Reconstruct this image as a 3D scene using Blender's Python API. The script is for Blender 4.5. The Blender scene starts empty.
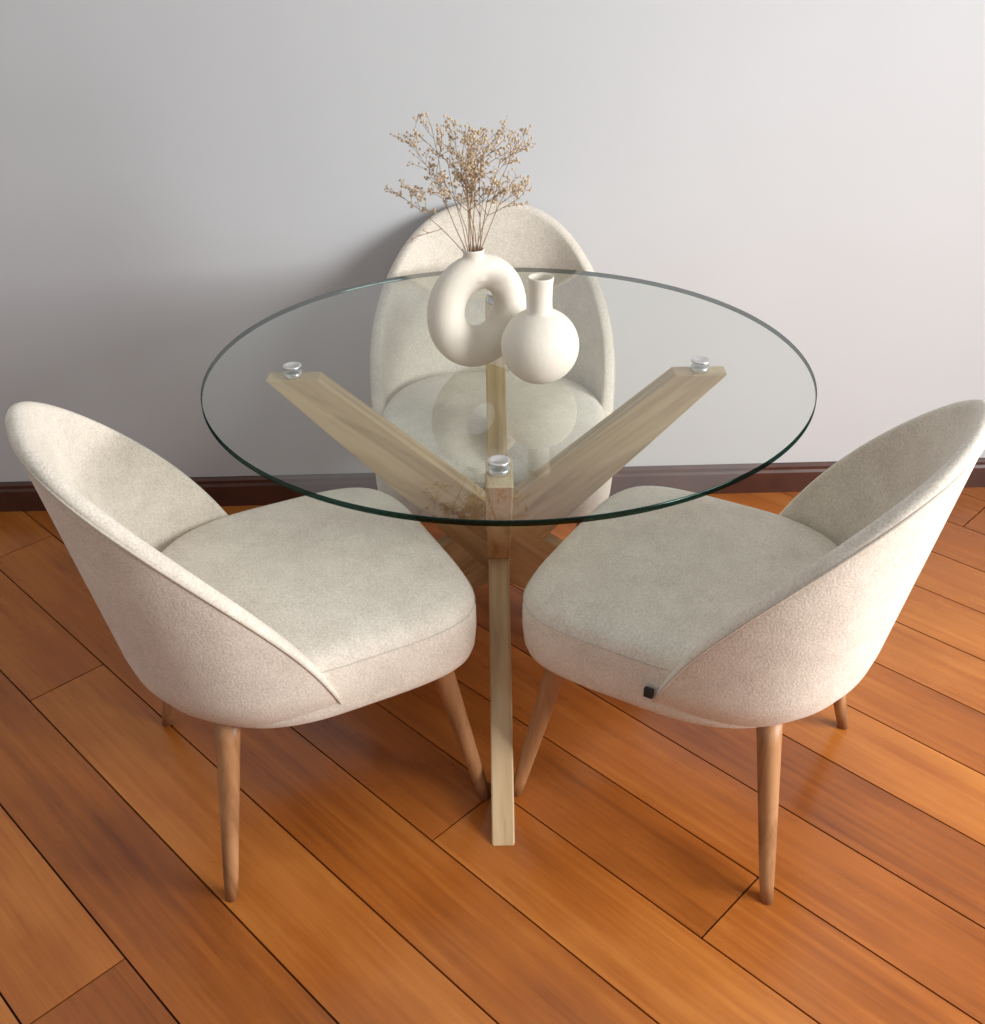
import bpy, bmesh, math, random
from mathutils import Vector, Matrix
random.seed(4)
S=bpy.context.scene
C=bpy.context.collection
try:
    S.view_settings.view_transform='Standard'
except Exception: pass

# ---------------- helpers ----------------
def mat(name):
    m=bpy.data.materials.new(name); m.use_nodes=True
    nt=m.node_tree; b=nt.nodes['Principled BSDF']
    return m,nt,b
def N(nt,t,**k):
    n=nt.nodes.new(t)
    for a,v in k.items():
        if a in n.inputs: n.inputs[a].default_value=v
        else: setattr(n,a,v)
    return n
def ramp(nt,stops):
    r=nt.nodes.new('ShaderNodeValToRGB'); cr=r.color_ramp
    while len(cr.elements)<len(stops): cr.elements.new(.5)
    for e,(p,c) in zip(cr.elements,stops):
        e.position=p; e.color=(c[0],c[1],c[2],1)
    return r
def lin(r,g,b):
    f=lambda c:(c/255/12.92) if c/255<=.04045 else ((c/255+.055)/1.055)**2.4
    return (f(r),f(g),f(b))
def empty(name,loc=(0,0,0),rz=0):
    e=bpy.data.objects.new(name,None); C.objects.link(e); e.location=loc; e.rotation_euler=(0,0,rz); e.empty_display_size=.1
    return e
def mesh_obj(name,verts,faces,m=None,parent=None,smooth=True):
    me=bpy.data.meshes.new(name); me.from_pydata([tuple(v) for v in verts],[],faces); me.update()
    bm=bmesh.new(); bm.from_mesh(me); bmesh.ops.recalc_face_normals(bm,faces=bm.faces); bm.to_mesh(me); bm.free()
    if smooth:
        for p in me.polygons: p.use_smooth=True
    o=bpy.data.objects.new(name,me); C.objects.link(o)
    if m: me.materials.append(m)
    if parent: o.parent=parent
    return o
def box(name,lo,hi,m,parent=None,bev=0):
    x0,y0,z0=lo;x1,y1,z1=hi
    v=[(x0,y0,z0),(x1,y0,z0),(x1,y1,z0),(x0,y1,z0),(x0,y0,z1),(x1,y0,z1),(x1,y1,z1),(x0,y1,z1)]
    f=[(0,3,2,1),(4,5,6,7),(0,1,5,4),(1,2,6,5),(2,3,7,6),(3,0,4,7)]
    o=mesh_obj(name,v,f,m,parent,False)
    if bev:
        b=o.modifiers.new('b','BEVEL'); b.width=bev; b.segments=3
    return o
def lathe(name,prof,m,parent=None,n=48,loc=(0,0,0)):
    v=[];f=[]
    for r,z in prof:
        for i in range(n):
            a=2*math.pi*i/n; v.append((r*math.cos(a),r*math.sin(a),z))
    k=len(prof)
    for j in range(k-1):
        for i in range(n):
            f.append((j*n+i,j*n+(i+1)%n,(j+1)*n+(i+1)%n,(j+1)*n+i))
    f.append(tuple(range(n-1,-1,-1))); f.append(tuple((k-1)*n+i for i in range(n)))
    o=mesh_obj(name,v,f,m,parent); o.location=loc
    return o
def bake(o):
    dg=bpy.context.evaluated_depsgraph_get()
    me=bpy.data.meshes.new_from_object(o.evaluated_get(dg))
    o.modifiers.clear(); o.data=me

# ---------------- materials ----------------
def fabric(name,c1,c2):
    m,nt,b=mat(name)
    tc=N(nt,'ShaderNodeTexCoord')
    n1=N(nt,'ShaderNodeTexNoise'); n1.inputs['Scale'].default_value=14; n1.inputs['Detail'].default_value=7; n1.inputs['Roughness'].default_value=.72
    n2=N(nt,'ShaderNodeTexNoise'); n2.inputs['Scale'].default_value=260; n2.inputs['Detail'].default_value=3
    nt.links.new(tc.outputs['Object'],n1.inputs['Vector']); nt.links.new(tc.outputs['Object'],n2.inputs['Vector'])
    mx=N(nt,'ShaderNodeMath',operation='MULTIPLY_ADD'); mx.inputs[1].default_value=.55
    nt.links.new(n2.outputs['Fac'],mx.inputs[0]); 
    m2=N(nt,'ShaderNodeMath',operation='MULTIPLY'); m2.inputs[1].default_value=.45
    nt.links.new(n1.outputs['Fac'],m2.inputs[0]); nt.links.new(m2.outputs[0],mx.inputs[2])
    r=ramp(nt,[(.35,c1),(.63,c2)])
    nt.links.new(mx.outputs[0],r.inputs['Fac']); nt.links.new(r.outputs['Color'],b.inputs['Base Color'])
    b.inputs['Roughness'].default_value=1; b.inputs['Specular IOR Level'].default_value=.05
    b.inputs['Sheen Weight'].default_value=.15; b.inputs['Sheen Roughness'].default_value=.7
    bp=N(nt,'ShaderNodeBump'); bp.inputs['Strength'].default_value=.5; bp.inputs['Distance'].default_value=.0014
    nt.links.new(n2.outputs['Fac'],bp.inputs['Height']); nt.links.new(bp.outputs['Normal'],b.inputs['Normal'])
    return m
M_fab=fabric('cream_fabric',lin(201,191,177),lin(234,226,213))
M_pipe=fabric('piping_fabric',lin(188,179,165),lin(210,202,188))

def wood(name,c1,c2,c3,axis='Z',rough=.45,sc=1.0):
    m,nt,b=mat(name)
    tc=N(nt,'ShaderNodeTexCoord'); mp=N(nt,'ShaderNodeMapping')
    s=[28*sc,28*sc,28*sc]; s['XYZ'.index(axis)]=2.2*sc
    mp.inputs['Scale'].default_value=s
    nt.links.new(tc.outputs['Object'],mp.inputs['Vector'])
    n=N(nt,'ShaderNodeTexNoise'); n.inputs['Scale'].default_value=1; n.inputs['Detail'].default_value=7; n.inputs['Roughness'].default_value=.6; n.inputs['Distortion'].default_value=.6
    nt.links.new(mp.outputs[0],n.inputs['Vector'])
    r=ramp(nt,[(.3,c1),(.5,c2),(.72,c3)])
    nt.links.new(n.outputs['Fac'],r.inputs['Fac']); nt.links.new(r.outputs['Color'],b.inputs['Base Color'])
    b.inputs['Roughness'].default_value=rough
    bp=N(nt,'ShaderNodeBump'); bp.inputs['Strength'].default_value=.15; bp.inputs['Distance'].default_value=.002
    nt.links.new(n.outputs['Fac'],bp.inputs['Height']); nt.links.new(bp.outputs['Normal'],b.inputs['Normal'])
    return m
M_oak=wood('pale_oak',lin(148,116,78),lin(194,165,123),lin(214,188,150),'Z')
M_leg=wood('chair_leg_oak',lin(128,88,54),lin(168,121,81),lin(190,144,102),'Z')

# floor
m,nt,b=mat('floor_planks_varnished'); M_floor=m
tc=N(nt,'ShaderNodeTexCoord')
vr=N(nt,'ShaderNodeVectorRotate'); vr.rotation_type='Z_AXIS'; vr.inputs['Angle'].default_value=math.radians(45)
nt.links.new(tc.outputs['Object'],vr.inputs['Vector'])
at=N(nt,'ShaderNodeAttribute'); at.attribute_name='plank'
off=N(nt,'ShaderNodeVectorMath',operation='MULTIPLY_ADD'); 
nt.links.new(at.outputs['Color'],off.inputs[0]); off.inputs[1].default_value=(13,7,5); nt.links.new(vr.outputs[0],off.inputs[2])
mp=N(nt,'ShaderNodeMapping'); mp.inputs['Scale'].default_value=(1.8,52,10); nt.links.new(off.outputs[0],mp.inputs['Vector'])
n1=N(nt,'ShaderNodeTexNoise'); n1.inputs['Scale'].default_value=1; n1.inputs['Detail'].default_value=9; n1.inputs['Roughness'].default_value=.68; n1.inputs['Distortion'].default_value=.5
nt.links.new(mp.outputs[0],n1.inputs['Vector'])
mp2=N(nt,'ShaderNodeMapping'); mp2.inputs['Scale'].default_value=(2.6,6,3); nt.links.new(off.outputs[0],mp2.inputs['Vector'])
n2=N(nt,'ShaderNodeTexNoise'); n2.inputs['Scale'].default_value=1; n2.inputs['Detail'].default_value=5
nt.links.new(mp2.outputs[0],n2.inputs['Vector'])
sx=N(nt,'ShaderNodeSeparateColor'); nt.links.new(at.outputs['Color'],sx.inputs[0])
a1=N(nt,'ShaderNodeMath',operation='MULTIPLY'); a1.inputs[1].default_value=.42; nt.links.new(n1.outputs['Fac'],a1.inputs[0])
a2=N(nt,'ShaderNodeMath',operation='MULTIPLY_ADD'); a2.inputs[1].default_value=.42; nt.links.new(n2.outputs['Fac'],a2.inputs[0]); nt.links.new(a1.outputs[0],a2.inputs[2])
a3=N(nt,'ShaderNodeMath',operation='MULTIPLY_ADD'); a3.inputs[1].default_value=.16; nt.links.new(sx.outputs[0],a3.inputs[0]); nt.links.new(a2.outputs[0],a3.inputs[2])
r=ramp(nt,[(.28,lin(112,57,24)),(.5,lin(162,92,36)),(.72,lin(196,125,57))])
nt.links.new(a3.outputs[0],r.inputs['Fac']); nt.links.new(r.outputs['Color'],b.inputs['Base Color'])
rr_=N(nt,'ShaderNodeMapRange'); rr_.inputs['From Min'].default_value=.35; rr_.inputs['From Max'].default_value=.65; rr_.inputs['To Min'].default_value=.18; rr_.inputs['To Max'].default_value=.36
nt.links.new(n2.outputs['Fac'],rr_.inputs['Value']); nt.links.new(rr_.outputs[0],b.inputs['Roughness'])
b.inputs['Specular IOR Level'].default_value=.5
bp=N(nt,'ShaderNodeBump'); bp.inputs['Strength'].default_value=.12; bp.inputs['Distance'].default_value=.002
nt.links.new(n1.outputs['Fac'],bp.inputs['Height']); nt.links.new(bp.outputs['Normal'],b.inputs['Normal'])
m,nt,b=mat('floor_gap'); M_gap=m; b.inputs['Base Color'].default_value=(.022,.014,.009,1); b.inputs['Roughness'].default_value=.9

def plain(name,c,rough=.5,metal=0,noise=0,ns=5,bump=0,bs=40):
    m,nt,b=mat(name); b.inputs['Roughness'].default_value=rough; b.inputs['Metallic'].default_value=metal
    b.inputs['Base Color'].default_value=(*c,1)
    tc=N(nt,'ShaderNodeTexCoord')
    if noise:
        n=N(nt,'ShaderNodeTexNoise'); n.inputs['Scale'].default_value=ns; n.inputs['Detail'].default_value=4
        nt.links.new(tc.outputs['Object'],n.inputs['Vector'])
        r=ramp(nt,[(.3,tuple(x*(1-noise) for x in c)),(.7,tuple(min(1,x*(1+noise)) for x in c))])
        nt.links.new(n.outputs['Fac'],r.inputs['Fac']); nt.links.new(r.outputs['Color'],b.inputs['Base Color'])
    if bump:
        n=N(nt,'ShaderNodeTexNoise'); n.inputs['Scale'].default_value=bs; n.inputs['Detail'].default_value=5
        nt.links.new(tc.outputs['Object'],n.inputs['Vector'])
        bp=N(nt,'ShaderNodeBump'); bp.inputs['Strength'].default_value=bump; bp.inputs['Distance'].default_value=.002
        nt.links.new(n.outputs['Fac'],bp.inputs['Height']); nt.links.new(bp.outputs['Normal'],b.inputs['Normal'])
    return m
M_wall=plain('wall_paint',lin(203,206,209),.85,noise=.02,ns=1.5,bump=.05,bs=60)
M_base=plain('baseboard_dark_wood',lin(74,40,28),.4,noise=.25,ns=12)
M_frame=plain('window_frame_white',lin(225,225,222),.5,noise=.02)
M_cer=plain('matte_ceramic',lin(228,221,208),.75,noise=.03,ns=20,bump=.25,bs=120)
M_stem=plain('dried_stem',lin(150,120,90),.9,noise=.2,ns=40)
M_flow=plain('dried_blossom',lin(206,184,156),.9,noise=.2,ns=90)
M_metal=plain('brushed_steel',(.75,.75,.74),.38,1,noise=.05)
M_tag=plain('label_black',lin(35,35,35),.7,noise=.2,ns=60)

# glass
m,nt,b=mat('clear_glass'); M_glass=m; nt.nodes.remove(b)
out=nt.nodes['Material Output']
tr=N(nt,'ShaderNodeBsdfTransparent'); tr.inputs['Color'].default_value=(.95,.975,.96,1)
gl=N(nt,'ShaderNodeBsdfGlossy'); gl.inputs['Roughness'].default_value=0.0
fr=N(nt,'ShaderNodeFresnel'); fr.inputs['IOR'].default_value=1.5
ge=N(nt,'ShaderNodeNewGeometry')
iv=N(nt,'ShaderNodeMath',operation='SUBTRACT'); iv.inputs[0].default_value=1; nt.links.new(ge.outputs['Backfacing'],iv.inputs[1])
mu=N(nt,'ShaderNodeMath',operation='MULTIPLY'); nt.links.new(fr.outputs[0],mu.inputs[0]); nt.links.new(iv.outputs[0],mu.inputs[1])
mu2=N(nt,'ShaderNodeMath',operation='MULTIPLY'); mu2.inputs[1].default_value=1.8; mu2.use_clamp=True; nt.links.new(mu.outputs[0],mu2.inputs[0])
mx=N(nt,'ShaderNodeMixShader'); nt.links.new(mu2.outputs[0],mx.inputs[0]); nt.links.new(tr.outputs[0],mx.inputs[1]); nt.links.new(gl.outputs[0],mx.inputs[2])
nt.links.new(mx.outputs[0],out.inputs['Surface'])
m,nt,b=mat('glass_edge'); M_edge=m; nt.nodes.remove(b)
out=nt.nodes['Material Output']
tr=N(nt,'ShaderNodeBsdfTransparent'); tr.inputs['Color'].default_value=(.015,.055,.045,1)
gl=N(nt,'ShaderNodeBsdfGlossy'); gl.inputs['Roughness'].default_value=0.1; gl.inputs['Color'].default_value=(.45,.7,.62,1)
mx=N(nt,'ShaderNodeMixShader'); mx.inputs[0].default_value=.05; nt.links.new(tr.outputs[0],mx.inputs[1]); nt.links.new(gl.outputs[0],mx.inputs[2])
nt.links.new(mx.outputs[0],out.inputs['Surface'])

# ---------------- room ----------------
WY=.756; SL=.022; XR=2.5; XL=-2.6; YF=-3.4; H=2.6
wl=lambda x:WY+SL*x
r2=math.sqrt(.5)
W=.181; S0=-.849; gap=.0036
bm=bmesh.new(); col=bm.loops.layers.float_color.new('plank')
joints={0:[-.664,2.0],1:[-1.3,1.15],2:[.292,-2.3],3:[.791,-1.4],4:[-.35,2.4],-1:[1.6,-1.6],-2:[.1,],5:[1.5,-.9],6:[.2]}
def clip(poly):
    def cl(p,f):
        o=[]
        for i in range(len(p)):
            a,b_=p[i],p[(i+1)%len(p)]
            fa,fb=f(a),f(b_)
            if fa>=0:o.append(a)
            if fa*fb<0:
                t=fa/(fa-fb); o.append((a[0]+(b_[0]-a[0])*t,a[1]+(b_[1]-a[1])*t))
        return o
    for f in (lambda q:q[0]-XL,lambda q:XR-q[0],lambda q:q[1]-YF,lambda q:wl(q[0])-q[1]):
        poly=cl(poly,f)
        if len(poly)<3:return []
    return poly
for k in range(-22,26):
    s0=S0+k*W+gap/2; s1=S0+(k+1)*W-gap/2
    js=list(joints.get(k,[random.uniform(-1.5,1.5)]))
    js=sorted(js+[-6,6]+([min(js)-random.uniform(2,2.6)] if min(js)>-3.6 else [])+([max(js)+random.uniform(2,2.6)] if max(js)<3.4 else []))
    for t0,t1 in zip(js[:-1],js[1:]):
        t0+=gap/2;t1-=gap/2
        P=[(s*r2+t*r2,s*r2-t*r2) for s,t in((s0,t0),(s0,t1),(s1,t1),(s1,t0))]
        P=clip(P)
        if not P: continue
        vs=[bm.verts.new((x,y,0)) for x,y in P]; vb=[bm.verts.new((x,y,-.012)) for x,y in P]
        c=(random.random(),random.random(),random.random(),1)
        fs=[bm.faces.new(vs)]
        for i in range(len(P)):
            j=(i+1)%len(P); fs.append(bm.faces.new((vs[i],vb[i],vb[j],vs[j])))
        for f in fs:
            for l in f.loops: l[col]=c
lo=[bm.verts.new(p) for p in((XL,YF,-.011),(XR,YF,-.011),(XR,wl(XR),-.011),(XL,wl(XL),-.011))]
f=bm.faces.new(lo); f.material_index=1
bmesh.ops.recalc_face_normals(bm,faces=bm.faces)
me=bpy.data.meshes.new('floor'); bm.to_mesh(me); bm.free()
for p in me.polygons:
    if p.normal.z<-.5: p.flip()
me.materials.append(M_floor); me.materials.append(M_gap)
fo=bpy.data.objects.new('floor',me); C.objects.link(fo)

a,b_=XL-.1,XR+.1
v=[(a,wl(a),-.02),(b_,wl(b_),-.02),(b_,wl(b_)+.1,-.02),(a,wl(a)+.1,-.02)]; v+=[(x,y,H) for x,y,z in v]
mesh_obj('wall_back',v,[(0,3,2,1),(4,5,6,7),(0,1,5,4),(1,2,6,5),(2,3,7,6),(3,0,4,7)],M_wall,None,False)
box('wall_left',(XL-.1,YF,-.02),(XL,wl(XL),H),M_wall)
wy0,wy1,wz0,wz1=-2.6,-.5,.7,2.35
wr=empty('wall_right')
box('wall_part_1',(XR,wy1,-.02),(XR+.1,wl(XR),H),M_wall,wr)
box('wall_part_2',(XR,YF,-.02),(XR+.1,wy0,H),M_wall,wr)
box('wall_part_3',(XR,wy0,-.02),(XR+.1,wy1,wz0),M_wall,wr)
box('wall_part_4',(XR,wy0,wz1),(XR+.1,wy1,H),M_wall,wr)
wi=empty('window_1')
t=.05
box('frame_bottom',(XR+.02,wy0,wz0),(XR+.08,wy1,wz0+t),M_frame,wi)
box('frame_top',(XR+.02,wy0,wz1-t),(XR+.08,wy1,wz1),M_frame,wi)
for i,y in enumerate((wy0,(wy0+wy1)/2-t/2,wy1-t)):
    box('frame_post_%d'%(i+1),(XR+.02,y,wz0+t),(XR+.08,y+t,wz1-t),M_frame,wi)
def baseb(name,p0,p1,nrm):
    prof=[(0,0),(.016,0),(.016,.066),(.012,.074),(.012,.084),(.005,.092),(0,.092)]
    v=[];n=len(prof)
    for p in(p0,p1):
        for d,z in prof: v.append((p[0]+nrm[0]*d,p[1]+nrm[1]*d,z+.0005))
    f=[(i,(i+1)%n,n+(i+1)%n,n+i) for i in range(n)]+[tuple(range(n)),tuple(range(2*n-1,n-1,-1))]
    return mesh_obj(name,v,f,M_base,None,False)
baseb('baseboard_back',(XL,wl(XL)),(XR,wl(XR)),(0,-1))
baseb('baseboard_right',(XR,YF),(XR,wl(XR)-.017),(-1,0))
baseb('baseboard_left',(XL,YF),(XL,wl(XL)-.017),(1,0))

# ---------------- table ----------------
T=empty('glass_dining_table')
R=.6; zt=.755; th=.011
n=160; prof=[(R-.0015,zt-th),(R,zt-th+.0015),(R,zt-.0015),(R-.0015,zt)]
GX=.022
g=lathe('glass_top',prof,M_glass,T,n=n,loc=(GX,0,0))
g.data.materials.append(M_edge)
for p in g.data.polygons:
    if abs(p.normal.z)<.95: p.material_index=1
    else: p.use_smooth=False
zb=zt-th-.010; rt=.41; rf=.518; hw=.053
def beam(name,ang,tk):
    P=[(-rt-hw,zb),(-rt+hw,zb),(0,.425),(rf+hw-.004,0),(rf-hw,0),(0,.245)]
    v=[(x,y,z) for y in(-tk,tk) for x,z in P]
    f=[(0,1,2,5),(5,2,3,4),(6,11,8,7),(11,10,9,8)]+[(i,i+6,(i+1)%6+6,(i+1)%6) for i in range(6)]
    d=Vector((-rt-rf,0,zb)); a=math.atan2(d.x,d.z)
    Rm=Matrix.Rotation(a,4,'Y'); inv=Rm.inverted()
    o=mesh_obj(name,[inv@Vector(p) for p in v],f,M_oak,T,False)
    o.matrix_local=Matrix.Rotation(ang,4,'Z')@Rm
    b=o.modifiers.new('b','BEVEL'); b.width=.003; b.segments=2; b.limit_method='ANGLE'; b.angle_limit=math.radians(40)
    return o
for i,a in enumerate((0,90,180,270)):
    beam('leg_%d'%(i+1),math.radians(a),.0232 if i<2 else .0222)
    aa=math.radians(a)
    px,py=-rt*math.cos(aa),-rt*math.sin(aa)
    lathe('glass_mount_%d'%(i+1),[(.0185,zb),(.019,zb+.002),(.019,zb+.009),(.018,zt-th)],M_metal,T,n=32,loc=(px,py,0))
    lathe('glass_cap_%d'%(i+1),[(.019,zt),(.019,zt+.002),(.017,zt+.003),(.013,zt+.003),(.012,zt+.0015)],M_metal,T,n=32,loc=(px,py,0))

# ---------------- chairs ----------------
ZB=.325; ZT=.884; SC=1.055
def sm(t):
    t=max(0,min(1,t)); return t*t*(3-2*t)
def shell_pt(phi,z,off=0):
    u=(z-ZB)/(ZT-ZB)
    low=1-(1-min(1,u/.2))**2 if u<.2 else 1
    a=(.218+.047*low+.024*sm(u*1.6))*SC-off
    b=(.215+.060*low+.096*u)*SC-off
    y0=.010
    s,c=math.sin(phi),math.cos(phi)
    e=.77
    return Vector((a*math.copysign(abs(s)**e,s), y0+b*math.copysign(max(0,abs(c))**e,c), z))
def rim_z(phi):
    c=max(0,math.cos(phi))
    return .346+(ZT-.346)*(c**.68+.15*c**.3*(1-c)**2)
lib={}
def build_chair(loc,rz):
    ch=empty('dining_chair',loc,rz)
    ch.scale=(1.03,1.03,1.0)
    PH=math.radians(90)
    nf,nz,na=120,18,8
    phis=[]
    for i in range(nf+1):
        tt=-1+2*i/nf
        phis.append(PH*math.copysign(1-(1-abs(tt))**1.5,tt))
    if 'shell' not in lib:
        thk=.028; h0=thk/2
        v=[];f=[]
        cols=[]
        for phi in phis:
            zr=rim_z(phi)
            yend=.29*max(0,math.cos(phi))**.77
            q=min(1,yend/.014)
            h=h0*max(.06,math.sqrt(max(0,1-(1-q)**2)))
            colv=[]
            zt_=zr-h0
            for j in range(nz+1):
                colv.append(shell_pt(phi,ZB+(zt_-ZB)*j/nz,h0-h))
            for j in range(1,na):
                a=math.pi*j/na
                colv.append(shell_pt(phi,zt_+h*math.sin(a),h0-h*math.cos(a)))
            for j in range(nz+1):
                colv.append(shell_pt(phi,zt_+(ZB-zt_)*j/nz,h0+h))
            cols.append(colv)
        L=len(cols[0])
        for c_ in cols: v+=c_
        for i in range(nf):
            for j in range(L):
                k2=(j+1)%L
                f.append((i*L+j,(i+1)*L+j,(i+1)*L+k2,i*L+k2))
        f.append(tuple(range(L))); f.append(tuple(nf*L+j for j in range(L-1,-1,-1)))
        o=mesh_obj('backrest_shell',v,f,M_fab)
        lib['shell']=o.data; bpy.data.objects.remove(o)
        cu=bpy.data.curves.new('piping','CURVE'); cu.dimensions='3D'; cu.bevel_depth=.0028; cu.bevel_resolution=2
        sp=cu.splines.new('POLY'); pts=[]
        for phi in phis:
            pts.append(shell_pt(phi,rim_z(phi)-.013,.0005))
        for lst in(0,-1):
            e=pts[lst].copy(); e.z=ZB+.004
            pts=([e]+pts) if lst==0 else pts+[e]
        sp.points.add(len(pts)-1)
        for q,p in zip(sp.points,pts): q.co=(*p,1)
        cu.materials.append(M_pipe); lib['pipe']=cu
        v=[];f=[];ns=120
        prof=[(.0,.338),(.80,.338),(.94,.340),(.975,.350),(.99,.365),(1.0,.40),(1.0,.435),(.992,.455),(.972,.470),(.935,.480),(.87,.486),(.7,.491),(.45,.494),(.2,.496)]
        for sc,z in prof:
            for i in range(ns):
                a=2*math.pi*i/ns; c,s=math.cos(a),math.sin(a)
                if s<0: ex=ey=2/4.8; hy=.285
                else: ex=2/2.6; ey=2/2.4; hy=.265
                x=math.copysign(abs(c)**ex,c)*.270
                y=math.copysign(abs(s)**ey,s)*hy
                v.append((x*max(sc,.001),y*max(sc,.001),z))
        L=len(prof)
        for j in range(L-1):
            for i in range(ns):
                f.append((j*ns+i,j*ns+(i+1)%ns,(j+1)*ns+(i+1)%ns,(j+1)*ns+i))
        f.append(tuple((L-1)*ns+i for i in range(ns)))
        o=mesh_obj('seat_cushion',v,f,M_fab); lib['seat']=o.data; bpy.data.objects.remove(o)
        cu=bpy.data.curves.new('seat_piping','CURVE'); cu.dimensions='3D'; cu.bevel_depth=.0012
        sp=cu.splines.new('POLY'); pts=[]
        for i in range(ns):
            x,y,_=v[7*ns+i]
            if y<.10: pts.append((i,(x*1.001,y*1.001,.455)))
        pts=[p for i,p in sorted(pts,key=lambda q:(q[0]-ns//4)%ns)]
        sp.points.add(len(pts)-1)
        for q,p in zip(sp.points,pts): q.co=(*p,1)
        cu.materials.append(M_pipe); lib['sp']=cu
    for nme,key in(('backrest_shell','shell'),('rim_piping','pipe'),('seat_cushion','seat'),('seat_piping','sp')):
        o=bpy.data.objects.new(nme,lib[key]); C.objects.link(o); o.parent=ch
    k=0
    for sx in(-1,1):
        for sy in(-1,1):
            k+=1
            top=Vector((sx*.195,sy*.195+.005,.352)); bot=Vector((sx*.254,sy*.253,0))
            if sy>0: top=Vector((sx*.178,.19,.352))
            v=[];f=[];n=24;m_=8
            for j in range(m_+1):
                t=j/m_; c=bot.lerp(top,t); rr=.0120+.0100*t
                if j==0: rr=.011
                for i in range(n):
                    a=2*math.pi*i/n; v.append((c.x+rr*math.cos(a),c.y+rr*math.sin(a),c.z))
            for j in range(m_):
                for i in range(n): f.append((j*n+i,j*n+(i+1)%n,(j+1)*n+(i+1)%n,(j+1)*n+i))
            f.append(tuple(range(n))); f.append(tuple(m_*n+i for i in range(n)))
            mesh_obj('leg_%d'%k,v,f,M_leg,ch)
    p=shell_pt(math.radians(89.9),.41,0)
    box('brand_label',(p.x-.006,p.y-.008,.394),(p.x+.002,p.y+.008,.412),M_tag,ch,.001)
    return ch
build_chair((.386,-.340,0),math.radians(239))
build_chair((-.386,-.325,0),math.radians(117))
build_chair((-.007,.335,0),0)

# ---------------- vases ----------------
ZG=zt+.0005
rs=.0745
prof=[]
for i in range(0,27):
    a=math.radians(-72+ (72+71)*i/26); prof.append((rs*math.cos(a),rs+rs*math.sin(a)*.98))
zt0=prof[-1][1]
prof+=[(.0225,zt0+.005),(.0218,zt0+.02),(.0222,zt0+.048),(.0242,zt0+.062),(.0245,zt0+.065),(.0235,zt0+.067),(.0205,zt0+.063),(.0185,zt0+.04),(.0185,zt0-.01)]
z0=prof[0][1]; prof=[(r_,z_-z0) for r_,z_ in prof]
prof=[(.018,.001)]+prof
v1=lathe('bottle_vase',prof,M_cer,None,n=64,loc=(.083,-.080,ZG))
v=[];f=[];nu,nv=96,40
Rm=.0705
for i in range(nu):
    a=2*math.pi*i/nu
    rr=.0350+.004*math.cos(a-math.radians(235))
    for j in range(nv):
        b_=2*math.pi*j/nv
        rad=Rm+rr*math.cos(b_)
        v.append((rad*math.cos(a)*.99,rr*.98*math.sin(b_),rad*math.sin(a)*1.07))
for i in range(nu):
    for j in range(nv):
        f.append((i*nv+j,((i+1)%nu)*nv+j,((i+1)%nu)*nv+(j+1)%nv,i*nv+(j+1)%nv))
zc=-min(p[2] for p in v)
base=len(v)
neck=[(.020,.0),(.034,.018),(.030,.034),(.0225,.048),(.0190,.058),(.0205,.067),(.0225,.071),(.0205,.073),(.0165,.070),(.0145,.06),(.0145,.045),(.004,.044)]
nn=40
for r_,z_ in neck:
    for i in range(nn):
        a=2*math.pi*i/nn; v.append((r_*math.cos(a)-.008,r_*math.sin(a),z_+.049))
for j in range(len(neck)-1):
    for i in range(nn): f.append((base+j*nn+i,base+j*nn+(i+1)%nn,base+(j+1)*nn+(i+1)%nn,base+(j+1)*nn+i))
f.append(tuple(base+i for i in range(nn-1,-1,-1))); f.append(tuple(base+(len(neck)-1)*nn+i for i in range(nn)))
v=[(x,y,z+zc) for x,y,z in v]
o=mesh_obj('donut_vase',v,f,M_cer)
rm=o.modifiers.new('r','REMESH'); rm.mode='VOXEL'; rm.voxel_size=.0022; rm.use_smooth_shade=True
s_=o.modifiers.new('s','SMOOTH'); s_.iterations=10; s_.factor=.6
bake(o)
for p in o.data.polygons:p.use_smooth=True
if not o.data.materials: o.data.materials.append(M_cer)
DV=Vector((-.034,-.006,ZG)); o.location=DV; o.rotation_euler=(0,0,math.radians(27))
neck_top=DV+Vector((-.007,-.003,zc+.049+.071))

# dried flowers
random.seed(11)
B=empty('dried_flower_bouquet')
cu=bpy.data.curves.new('stems','CURVE'); cu.dimensions='3D'; cu.bevel_depth=.0008; cu.bevel_resolution=0
tips=[]
def seg(pts,rads):
    sp=cu.splines.new('POLY'); sp.points.add(len(pts)-1)
    for q,p,r_ in zip(sp.points,pts,rads): q.co=(*p,1); q.radius=r_
def grow(p,d,L,lev,rad):
    n_=5; pts=[p.copy()]; q=p.copy(); dd=d.copy()
    for i in range(n_):
        dd=(dd+Vector((random.gauss(0,.10),random.gauss(0,.10),random.gauss(0,.06)+.01))).normalized()
        q=q+dd*(L/n_); pts.append(q.copy())
        if lev<3 and i>=(2 if lev==0 else 1):
            for _ in range(random.choice((1,1,2)) if lev<2 else random.choice((1,2))):
                ax=Vector((random.gauss(0,1),random.gauss(0,1),random.gauss(0,.6))).normalized()
                nd=(dd+ax*.9).normalized()
                if random.random()<.8: grow(q,nd,L*random.uniform(.28,.46),lev+1,rad*.7)
    seg(pts,[rad*(1-.4*i/n_) for i in range(n_+1)])
    tips.append(pts[-1])
for i in range(14):
    a=2*math.pi*i/14+random.uniform(-.2,.2); sp_=random.uniform(.08,.40)
    d=Vector((math.cos(a)*sp_*1.15+.01,math.sin(a)*sp_*.7,1)).normalized()
    st=neck_top+Vector((math.cos(a)*.007,math.sin(a)*.007,-.025))
    grow(st,d,random.uniform(.14,.20),0,1.2)
grow(neck_top+Vector((-.008,0,-.02)),Vector((-.75,-.1,1)).normalized(),.13,0,1.1)
cu.materials.append(M_stem)
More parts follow.
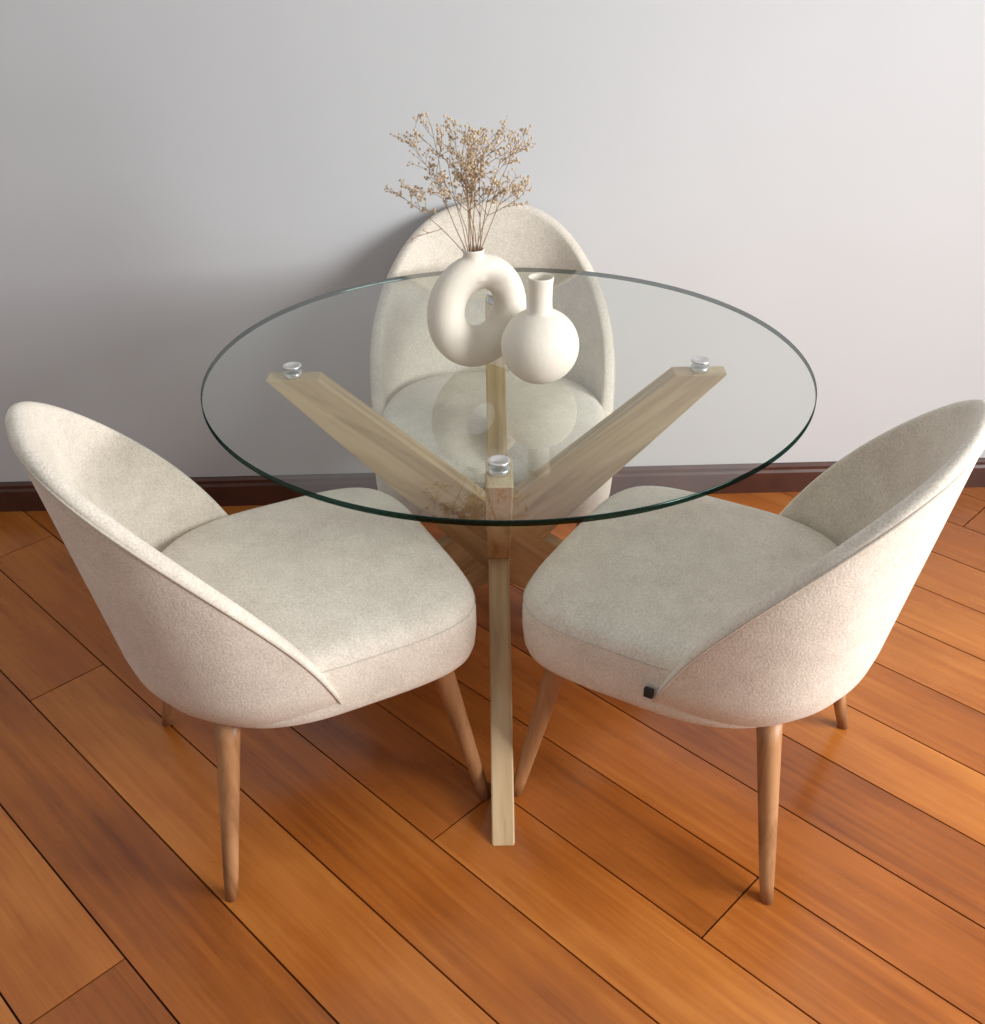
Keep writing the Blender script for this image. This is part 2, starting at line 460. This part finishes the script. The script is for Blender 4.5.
so=bpy.data.objects.new('stems',cu); C.objects.link(so); so.parent=B
bm=bmesh.new()
for p in tips:
    if p.z<neck_top.z+.04: continue
    bmesh.ops.create_icosphere(bm,subdivisions=1,radius=random.uniform(.0016,.0034),matrix=Matrix.Translation(p)@Matrix.Diagonal((1,1,random.uniform(.7,1.1),1)))
me=bpy.data.meshes.new('blossoms'); bm.to_mesh(me); bm.free(); me.materials.append(M_flow)
bo=bpy.data.objects.new('blossoms',me); C.objects.link(bo); bo.parent=B

# ---------------- lights ----------------
def area(name,loc,target,sx,sy,e,c):
    l=bpy.data.lights.new(name,'AREA'); l.shape='RECTANGLE'; l.size=sx; l.size_y=sy; l.energy=e; l.color=c
    o=bpy.data.objects.new(name,l); C.objects.link(o); o.location=loc
    o.rotation_euler=(Vector(target)-Vector(loc)).to_track_quat('-Z','Y').to_euler()
area('window_daylight',(XR+.3,(wy0+wy1)/2,1.6),(-.2,-.1,.7),1.6,1.3,158,(1,.99,.975))
# soft overcast daylight: brighter overhead than at the horizon
w=bpy.data.worlds.new('World'); S.world=w; w.use_nodes=True
nt=w.node_tree; bg=nt.nodes['Background']
tc=N(nt,'ShaderNodeTexCoord'); sp=N(nt,'ShaderNodeSeparateXYZ'); nt.links.new(tc.outputs['Generated'],sp.inputs[0])
r=ramp(nt,[(0.0,(.20,.20,.205)),(.35,(.38,.383,.385)),(1.0,(.92,.92,.92))])
nt.links.new(sp.outputs['Z'],r.inputs['Fac']); nt.links.new(r.outputs['Color'],bg.inputs[0]); bg.inputs[1].default_value=.81

# ---------------- camera ----------------
cd=bpy.data.cameras.new('camera'); cam=bpy.data.objects.new('camera',cd); C.objects.link(cam)
cd.sensor_fit='HORIZONTAL'; cd.sensor_width=36; cd.lens=1050/985*36; cd.clip_start=.02
pitch=31.3; roll=.8
cam.location=(-.012,-1.955,1.595)
cam.matrix_world=Matrix.Translation(cam.location)@Matrix.Rotation(math.radians(90-pitch),4,'X')@Matrix.Rotation(math.radians(-roll),4,'Z')
S.camera=cam
